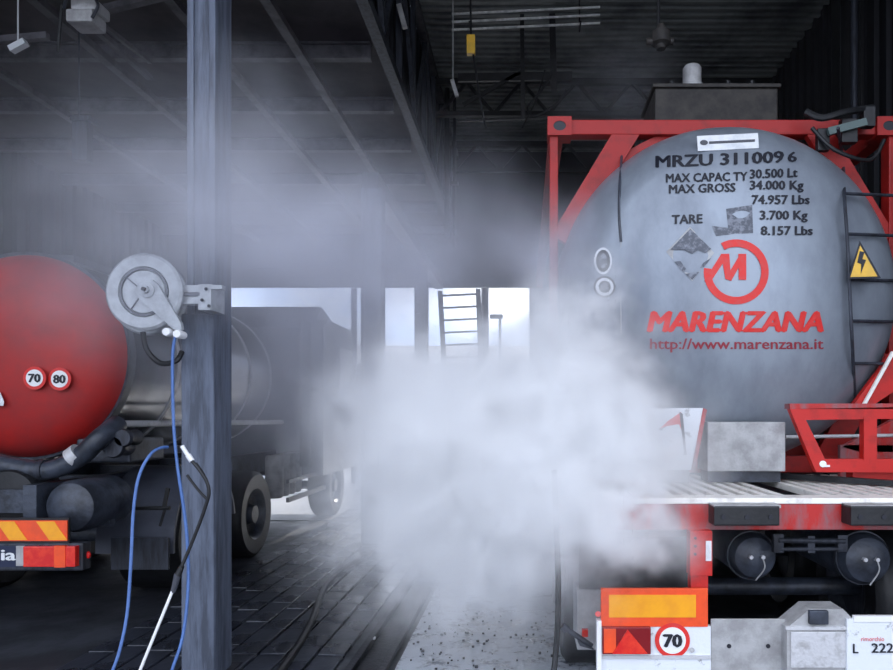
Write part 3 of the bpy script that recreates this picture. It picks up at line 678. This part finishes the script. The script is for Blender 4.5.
# a curved rear guard facing the viewer
obj('mudguard', mg, M_tarp, tk, True, label='curved grey rear mudguard')
a, c = P(112, 541, 6.02), P(170, 541, 6.02)
mf = obj('mudflap', MB().box(a.x, -3.06, 6.0, 6.03, P(0, 570, 6.0).z, P(0, 538, 6.0).z, .005), M_steel, tk)
obj('guard_strap', MB().cyl(P(113, 509, 6.0), P(170, 508, 6.0), .016, n=8).cyl(P(165, 509, 6.0), P(160, 526, 6.0), .012, n=8), M_black, tk, True)
obj('guard_bracket', MB().bar(P(168, 488, 6.0), P(164, 508, 6.0), .02, .03), M_black, tk)
# fuel tanks and cab seen through the mist
for k in range(4):
    Yk = 9.55 + .26 * k
    obj('fuel_drum', MB().lathe([(0, 0), (.10, 0), (.12, .03), (.12, .55), (.10, .58), (0, .58)], (-3.42, Yk, .52), (0, 0, 1), 20), M_greyp, tk, True)
obj('side_guard', MB().box(-3.14, -3.1, 9.2, 10.9, .5, .56).box(-3.14, -3.1, 9.2, 10.9, .75, .80), M_steel, tk)
cbn = obj('cab', MB().prism([(-3.0, 10.4, .75), (-3.0, 10.4, 2.95), (-3.0, 10.7, 3.1), (-3.0, 12.1, 3.1), (-3.0, 12.6, 2.3), (-3.0, 12.7, .75)], (-2.5, 0, 0)), M_tarp, tk)
obj('side_window', MB().prism([(-3.0, 11.3, 1.9), (-3.0, 11.3, 2.75), (-3.0, 12.1, 2.75), (-3.0, 12.35, 1.95)], (.01, 0, 0)), M_glass, cbn)
obj('mirror', MB().box(-3.0, -2.85, 12.45, 12.5, 1.8, 2.4, .02), M_black, cbn)
obj('roof_fairing', MB().prism([(-3.2, 10.7, 3.1), (-3.2, 11.0, 3.35), (-3.2, 12.0, 3.1)], (-2.3, 0, 0)), M_tarp, cbn)
obj('exhaust_stack', MB().cyl((-3.2, 10.2, .9), (-3.2, 10.2, 3.0), .08, n=16), M_steel, tk, True)

# ------------------------------------------------------------------ hose reel on the column
hr = root('hose_reel', (-2.3, 4.2, 2.3), 'pale grey hose reel with a swing arm bolted to the near column', 'hose reel')
Yr = 4.12
c = P(144.5, 292, Yr); k = Yr / F
obj('reel_disc', MB().lathe([(0, 0), (.04, -.012), (21 * k, -.008), (22.5 * k, .012), (24 * k, .012), (25.5 * k, -.012), (36 * k, -.016), (38.5 * k, -.004), (38.5 * k, .012), (0, .02)], c, (0, 1, 0), 64), M_reel, hr, True)
obj('disc_groove', MB().lathe([(22.6 * k, -.0125), (24.2 * k, -.0125), (24.2 * k, .004), (22.6 * k, .004)], c, (0, 1, 0), 64, close=True), M_reeld, hr, True)
c2 = c + Vector((-.02, .17, 0))
obj('reel_drum', MB().lathe([(26 * k, .015), (26 * k, .16)], c, (0, 1, 0), 40), M_black, hr, True)
obj('reel_disc', MB().lathe([(0, 0), (38 * k, -.01), (40 * k, 0), (40 * k, .015), (0, .02)], c2 + Vector((-.045, 0, 0)), (0, 1, 0), 64), M_reel, hr, True)
for a in (140, 235): obj('spoke', MB().bar(c + Vector((.05 * math.cos(math.radians(a)), -.014, .05 * math.sin(math.radians(a)))), c + Vector((21.5 * k * math.cos(math.radians(a)), -.014, 21.5 * k * math.sin(math.radians(a)))), .006, .006), M_reeld, hr)
b = MB()
a0, a1 = P(147, 290, Yr - .04), P(177, 326, Yr - .04)
d = (a1 - a0).normalized(); nrm = Vector((d.z, 0, -d.x))
b.prism([a0 - d * .055 + nrm * .02, a0 - d * .03 + nrm * .06, a0 + d * .02 + nrm * .068, a1 + nrm * .028, a1 + d * .03 + nrm * .01, a1 + d * .03 - nrm * .01, a1 - nrm * .028, a0 + d * .02 - nrm * .068, a0 - d * .03 - nrm * .06, a0 - d * .055 - nrm * .02], (0, .03, 0))
obj('swing_arm', b, M_reel, hr)
obj('hub', MB().lathe([(0, -.03), (.02, -.03), (.022, -.01), (.045, -.008), (.045, .02)], (a0.x, a0.y, a0.z), (0, 1, 0), 24), M_reel, hr, True)
obj('hub_bolt', MB().lathe([(0, -.045), (.012, -.045), (.012, -.03)], (a0.x, a0.y, a0.z), (0, 1, 0), 12), M_ink, hr, True)
for px, py in ((171.5, 333), (182, 335)):
    obj('roller', MB().lathe([(0, -.07), (.022, -.065), (.026, -.04), (.022, .02), (0, .03)], P(px, py, Yr), (0, 1, 0), 18), M_wht, hr, True)
obj('bracket_arm', MB().pb(158, 202, 285, 304, Yr + .03, .06, .004), M_reel, hr)
obj('bracket_arm', MB().pb(165, 200, 292, 296, Yr + .02, .02, .002), M_reeld, hr)
obj('mounting_plate', MB().pb(198, 211, 284, 310, Yr + .02, .19, .003).pb(198, 222, 285, 289, Yr + .02, .05), M_reel, hr)
for px, py in ((202, 300), (206, 289), (209, 306)): obj('bolt', MB().cyl(P(px, py, Yr + .005), P(px, py, Yr + .03), .010, n=10), M_ink, hr)
obj('feed_hose', MB().tube([P(143, 332, Yr + .1), P(147, 350, Yr + .1), P(160, 363, Yr + .1), P(176, 361, Yr + .08), P(182, 352, Yr + .12)], .016), M_black, hr, True)

Yh = 4.08
obj('blue_hose', MB().tube([P(176, 334, Yh), P(173, 350, Yh), P(172.5, 380, Yh), P(174, 430, Yh - .02), P(178, 470, Yh - .05), P(184, 510, Yh - .06), P(187.5, 545, Yh - .07), P(188, 590, Yh - .1), P(183, 635, Yh - .15), P(174, 664, Yh - .2), P(160, 695, Yh - .25), Vector((-2.2, 3.7, .014)), Vector((-2.35, 3.5, .014))], .009, 8),
    M_hose_b, None, True, label='long blue hose hanging from the reel down past the near column', cat='hose', group='blue washing hoses')
obj('blue_hose', MB().tube([P(168, 447, 4.25), P(160, 448, 4.2), P(150, 455, 4.15), P(139, 476, 4.1), P(133.5, 510, 4.05), P(131, 560, 4.0), P(127.5, 610, 3.95), P(121, 645, 3.9), P(112, 672, 3.85), P(96, 705, 3.8), Vector((-2.45, 3.6, .014)), Vector((-2.6, 3.35, .014))], .009, 8),
    M_hose_b, None, True, label='left blue hose arching down in front of the grey mudguard', cat='hose', group='blue washing hoses')
ln = root('washing_lance', (-2.1, 3.95, .5), 'white washing lance with a dark grip, leaning before the near column', 'lance')
obj('lance_tube', MB().cyl(P(174.5, 586, 3.95), P(132, 690, 3.85), .0085, n=10), M_wht, ln, True)
obj('grip', MB().cyl(P(178, 574, 3.95), P(173, 592, 3.95), .02, .014, n=12), M_grip, ln, True)
obj('grip_joint', MB().cyl(P(182, 566, 3.95), P(178, 575, 3.95), .014, .02, n=12), M_black, ln, True)
obj('supply_hose', MB().tube([P(180, 570, 3.95), P(188, 552, 3.97), P(197, 530, 3.98), P(206, 505, 3.98), P(209, 492, 3.98), P(206, 480, 3.98), P(198, 468, 3.98), P(191, 460, 3.98)], .010), M_black, ln, True)
obj('hook_loop', MB().tube([P(208, 500, 4.0), P(200, 492, 4.0), P(192, 482, 4.0), P(187, 475, 4.0)], .008).tube([P(209, 486, 4.02), P(203, 473, 4.02), P(196, 463, 4.02)], .007), M_black, ln, True)
obj('nozzle', MB().cyl(P(182, 446, 3.98), P(189, 457, 3.98), .012, n=10).cyl(P(188, 455, 3.98), P(192, 461, 3.98), .016, n=10), M_wht, ln, True)

# cable on the floor
def Gd(px, py, z=.03): Y = (EYE - z) * F / (py - VY); return P(px, py, Y)
obj('floor_hose', MB().tube([Gd(268, 690), Gd(283, 668), Gd(300, 643), Gd(312, 620), Gd(319, 600), Gd(328, 583), Gd(345, 568), Gd(366, 556), Gd(372, 552)], .03), M_black, None, True,
    label='thick black hose lying in a bend across the wet paving', cat='hose')
obj('litter', MB().prism([Gd(370, 636, .035), Gd(376, 638, .035), Gd(375, 640, .035), Gd(371, 639, .035)], (0, 0, .01)), M_wht, None, label='small white scrap lying on the wet paving', cat='litter')

# ------------------------------------------------------------------ overhead fittings
fl = root('flood_lamp', P(75, 8, 5.6), 'grey lamp with a wire guard hanging top left', 'lamp')
obj('lamp_body', MB().pb(65, 92, 8, 21, 5.6, .2, .02).pb(70, 96, -2, 9, 5.6, .2, .02), M_greyp, fl)
obj('lamp_guard', MB().tube([P(64, 8, 5.6), P(70, -8, 5.5), P(88, -6, 5.5), P(98, 4, 5.6), P(92, 18, 5.6)], .012), M_steel, fl, True)
obj('lamp_cable', MB().cyl(P(62, 5, 5.7), P(58, 52, 5.7), .012, n=8), M_black, fl, True)
obj('lamp_hanger', MB().cyl(P(80, -3, 5.7), (P(80, 0, 5.7).x, 5.7, 5.7), .012, n=8), M_black, fl, True)
obj('tube_lamp', MB().bar(P(11, 50, 6), P(26, 42, 6), .06, .05).cyl(P(18, 46, 6), (P(18, 46, 6).x, 6, 5.87), .006, n=6), M_lamp, None, label='short pale tube lamp at the upper left edge', cat='lamp')
obj('truss_diagonal', MB().bar(P(88, 22, 6.5), P(150, 78, 7.6), .06, .05).bar(P(104, 26, 6.6), P(150, 62, 7.8), .04, .04).bar(P(95, 12, 6.5), P(186, -10, 6.5), .07, .06).bar(P(-20, 42, 6.6), P(48, 36, 6.6), .06, .06), M_roofst, None,
    label='slanting steel braces under the low roof at the upper left', cat='bracing')
obj('hanging_post', MB().pb(72, 87, 117, 160, 7.2, .1).pb(70, 89, 115, 120, 7.18, .14).cyl(P(79, 117, 7.25), (P(79, 117, 7.25).x, 7.25, 5.87), .008, n=6), M_steel, None, label='short grey post stub hanging in the haze at the left', cat='post')
hk = root('hanging_nozzle', P(662, 40, 6.2), 'dark cleaning head hanging on a rod above the tank', 'cleaning head')
obj('rod', MB().cyl(P(658.5, 26, 6.2), P(658.5, -60, 6.2), .016, n=8), M_black, hk, True)
q = P(661, 38, 6.2)
obj('head', MB().lathe([(0, .12), (.03, .12), (.045, .07), (.08, .05), (.085, -.05), (.05, -.07), (.04, -.1), (0, -.1)], q, (0, 0, 1), 18), M_brown, hk, True)
obj('knob', MB().cyl(q + Vector((-.13, 0, -.03)), q + Vector((.11, 0, -.03)), .03, n=10), M_brown, hk, True)
pn = root('pendant_control', P(471, 42, 8.2), 'yellow pendant switch box hanging on a black cable', 'pendant')
obj('pendant_body', MB().pb(466.5, 475, 34, 53, 8.2, .08, .01), M_yel, pn)
obj('pendant_cable', MB().cyl(P(471, 34, 8.24), P(470, -40, 8.24), .012, n=8).tube([P(473, 53, 8.24), P(478, 85, 8.24), P(482, 110, 8.24), P(486, 128, 8.24)], .012), M_black, pn, True)
obj('strip_lamp', MB().bar(P(399, 5, 8.6), P(405, 28, 8.6), .06, .06), M_greyp, None, label='small pale strip lamp fixed high on the lattice girder', cat='lamp')
a = P(453, 84, 9); obj('drop_lamp', MB().bar(P(452, 80, 9), P(457, 96, 9), .05, .05).cyl(a, (a.x, 9, 7.67), .008, n=6), M_greyp, None, label='small pale lamp hanging just right of the lattice girder, left of the black bracing', cat='lamp')
for Xl, Zp, Yp in ((3.95, 6.2, 8.4), (4.2, 5.2, 9.5)):
    obj('wall_pipe', MB().cyl((Xl, Yp, 3), (Xl, Yp, 7.4), .04, n=10), M_steel, None, True, label='grey vertical pipe %s' % ('nearer the viewer by the right wall' if Yp < 9 else 'in the corner behind the dark right column'), cat='pipe')

# ------------------------------------------------------------------ beyond the exit
st = root('raised_ladder', (-1.4, 15.2, 0), 'pale steel ladder leaning up in the bright exit', 'ladder')
tl_, tr_ = P(440, 291, 15.2), P(478, 289, 15.2)
bl_, br_ = P(454, 430, 15.2), P(488, 430, 15.2)
bl_.z = br_.z = 0
for a, c in ((tl_, bl_), (tr_, br_)): obj('stile', MB().bar((a.x, 15.2, a.z), (c.x, 14.6, 0), .10, .05), M_steel, st)
for i in range(16):
    t = (i + .4) / 16; a = Vector((tl_.x, 15.2, tl_.z)).lerp(Vector((bl_.x, 14.6, 0)), t); c = Vector((tr_.x, 15.2, tr_.z)).lerp(Vector((br_.x, 14.6, 0)), t)
    obj('rung', MB().bar(a, c, .07, .035), M_steel, st)
def yard_post(px, ytop, Y, r, lab, nm='yard_pole', lamp=False):
    a = P(px, ytop, Y); t = root(nm, (a.x, Y, 0), lab, 'pole')
    obj('pole', MB().cyl((a.x, Y, -.01), (a.x, Y, a.z), r, n=12), M_steel, t, True)
    if lamp: obj('lamp_head', MB().box(a.x - .35, a.x + .1, Y - .1, Y + .1, a.z - .02, a.z + .12, .03), M_steel, t)
    else: obj('cap', MB().cyl((a.x, Y, a.z), (a.x, Y, a.z + .06), r * 1.3, n=12), M_steel, t, True)
yard_post(354, 284, 17, .07, 'dark pole outside, left of the middle column')
yard_post(485, 286, 16.6, .09, 'pole just outside, right of the leaning ladder')
yard_post(500, 318, 24, .05, 'thin lamp post far out in the yard', lamp=True)
hs_ = root('far_shed', (-9, 48, 0), 'long pale industrial building across the yard', 'building')
obj('wall', MB().box(-34, 3, 46, 54, 0, 5), M_far, hs_)
obj('roof', MB().prism([(-35, 45.5, 5), (-35, 54.5, 5), (-35, 50, 6.6)], (39, 0, 0)), M_greyp, hs_)
for i in range(9): obj('door', MB().box(-30 + i * 3.6, -27.8 + i * 3.6, 45.9, 46, 0, 3.2), M_steel, hs_)
vn = root('parked_van', (-5.0, 22, 0), 'white van parked outside in the sun beyond the truck', 'van')
obj('body', MB().prism([(-7.4, 20, .35), (-7.4, 20, 2.2), (-7.4, 24, 2.2), (-7.4, 24.8, 1.3), (-7.4, 25.6, 1.1), (-7.4, 25.6, .35)], (1.9, 0, 0)), M_white, vn)
for yc in (21, 24.6): wheel(vn, -7.45, -7.2, yc, .34); wheel(vn, -5.75, -5.48, yc, .34)
obj('window', MB().box(-7.1, -5.8, 19.98, 20.0, 1.4, 2.0), M_glass, vn)

# ------------------------------------------------------------------ steam
def steam_mat(name, col, dens, aniso):
    m = bpy.data.materials.new(name); m.use_nodes = True; t = m.node_tree; t.nodes.clear()
    v = t.nodes.new('ShaderNodeVolumePrincipled'); o = t.nodes.new('ShaderNodeOutputMaterial')
    v.inputs['Color'].default_value = col; v.inputs['Density'].default_value = dens; v.inputs['Anisotropy'].default_value = aniso
    t.links.new(v.outputs[0], o.inputs['Volume']); return m
def steam(name, blobs, lo, hi_, vox, scale, warp, cut, label, m, detail=5):
    """blobs: (px, py, Y, rx px, rz px, ry m, density). A volume grid filled from warped soft blobs eroded by noise."""
    ng = bpy.data.node_groups.new(name, 'GeometryNodeTree')
    ng.interface.new_socket('Geometry', in_out='OUTPUT', socket_type='NodeSocketGeometry')
    Nn, Ln = ng.nodes.new, ng.links.new
    def mth(op, a, b=None, clamp=False):
        n = Nn('ShaderNodeMath'); n.operation = op; n.use_clamp = clamp
        for i, v in enumerate((a, b)):
            if v is None: continue
            if isinstance(v, (int, float)): n.inputs[i].default_value = v
            else: Ln(v, n.inputs[i])
        return n.outputs[0]
    def vm(op, a, b=None):
        n = Nn('ShaderNodeVectorMath'); n.operation = op
        for i, v in enumerate((a, b)):
            if v is None: continue
            if isinstance(v, (tuple, Vector)): n.inputs[i].default_value = v
            else: Ln(v, n.inputs[i])
        return n
    pos = Nn('GeometryNodeInputPosition').outputs[0]
    nz = Nn('ShaderNodeTexNoise'); nz.inputs['Scale'].default_value = scale; nz.inputs['Detail'].default_value = detail; nz.inputs['Roughness'].default_value = .55
    Ln(pos, nz.inputs['Vector'])
    off = vm('SUBTRACT', nz.outputs['Color'], (.5, .5, .5)).outputs[0]
    sc = vm('MULTIPLY', off, (warp, warp, warp)).outputs[0]
    wp = vm('ADD', pos, sc).outputs[0]
    tot = None
    for (px, py, Y, rx, rz, ry, d) in blobs:
        c = P(px, py, Y); k = Y / F
        q = vm('MULTIPLY', vm('SUBTRACT', wp, tuple(c)).outputs[0], (1 / (rx * k), 1 / ry, 1 / (rz * k))).outputs[0]
        r2 = vm('DOT_PRODUCT', q, q).outputs['Value']
        e = mth('MULTIPLY', mth('EXPONENT', mth('MULTIPLY', r2, -1.0)), d)
        tot = e if tot is None else mth('ADD', tot, e)
    n2 = Nn('ShaderNodeTexNoise'); n2.inputs['Scale'].default_value = scale * 1.7; n2.inputs['Detail'].default_value = detail; n2.inputs['Roughness'].default_value = .6
    Ln(wp, n2.inputs['Vector'])
    f = mth('MULTIPLY', mth('SUBTRACT', n2.outputs[0], .5 - cut), 1 / cut / 1.2)
    f = mth('MAXIMUM', f, 0.0)
    dn = mth('MULTIPLY', tot, f)
    dn = mth('MAXIMUM', mth('SUBTRACT', dn, .02), 0.0)
    vc = Nn('GeometryNodeVolumeCube'); Ln(dn, vc.inputs['Density'])
    vc.inputs['Min'].default_value = lo; vc.inputs['Max'].default_value = hi_
    for i, ax in enumerate('XYZ'): vc.inputs['Resolution ' + ax].default_value = int((hi_[i] - lo[i]) / vox)
    sm = Nn('GeometryNodeSetMaterial'); sm.inputs['Material'].default_value = m
    go = Nn('NodeGroupOutput'); Ln(vc.outputs[0], sm.inputs[0]); Ln(sm.outputs[0], go.inputs[0])
    vol = bpy.data.volumes.new(name); o = bpy.data.objects.new(name, vol); COL.objects.link(o)
    vol.materials.append(m)
    md = o.modifiers.new('grid', 'NODES'); md.node_group = ng
    tag(o, label, 'steam', kind='stuff')
    return o
M_st = steam_mat('steam_white', (.994, .995, .998, 1), 1, .0)
M_hz = steam_mat('steam_thin', (.90, .91, .98, 1), 1, .0)
steam('steam_cloud', [
    (500, 465, 4.1, 95, 70, .45, 20), (585, 450, 3.75, 62, 42, .25, 30), (630, 485, 3.55, 45, 20, .16, 18), (560, 370, 4.2, 45, 55, .28, 12),
    (450, 420, 4.4, 70, 55, .5, 8), (592, 518, 3.25, 46, 30, .13, 26), (630, 550, 3.3, 28, 16, .08, 8), (540, 520, 3.7, 55, 45, .3, 12), (440, 500, 4.4, 60, 45, .5, 7),
    (575, 310, 4.2, 28, 40, .16, 7), (480, 560, 4.2, 75, 40, .5, 4), (575, 395, 3.9, 40, 30, .2, 8)],
    (-1.3, 2.8, .15), (1.35, 5.6, 2.9), .030, 3.0, 1.0, .15, 'dense white steam billowing over the left end of the red trailer', M_st, 7)
steam('steam_haze', [
    (220, 215, 4.2, 110, 75, .9, .85), (330, 255, 4.6, 110, 65, .9, 1.1), (420, 260, 5.0, 90, 50, .8, .9), (120, 265, 4.1, 100, 60, .8, .42),
    (300, 355, 6.2, 80, 60, 1.0, .95), (335, 325, 7.5, 45, 30, .8, .7), (380, 420, 6.0, 80, 60, 1.2, .55), (548, 265, 4.8, 32, 45, .35, 2.6), (480, 400, 6.0, 90, 40, 1, .45),
    (620, 90, 6.5, 60, 60, .7, .22), (60, 190, 5, 90, 60, .8, .22), (380, 520, 7.0, 80, 50, 1.2, .16), (400, 400, 10, 160, 40, 2.5, .25)],
    (-5.2, 3.0, .2), (1.7, 12.6, 4.9), .075, 1.3, 1.1, .24, 'thin grey steam drifting left under the low roof', M_hz, 6)
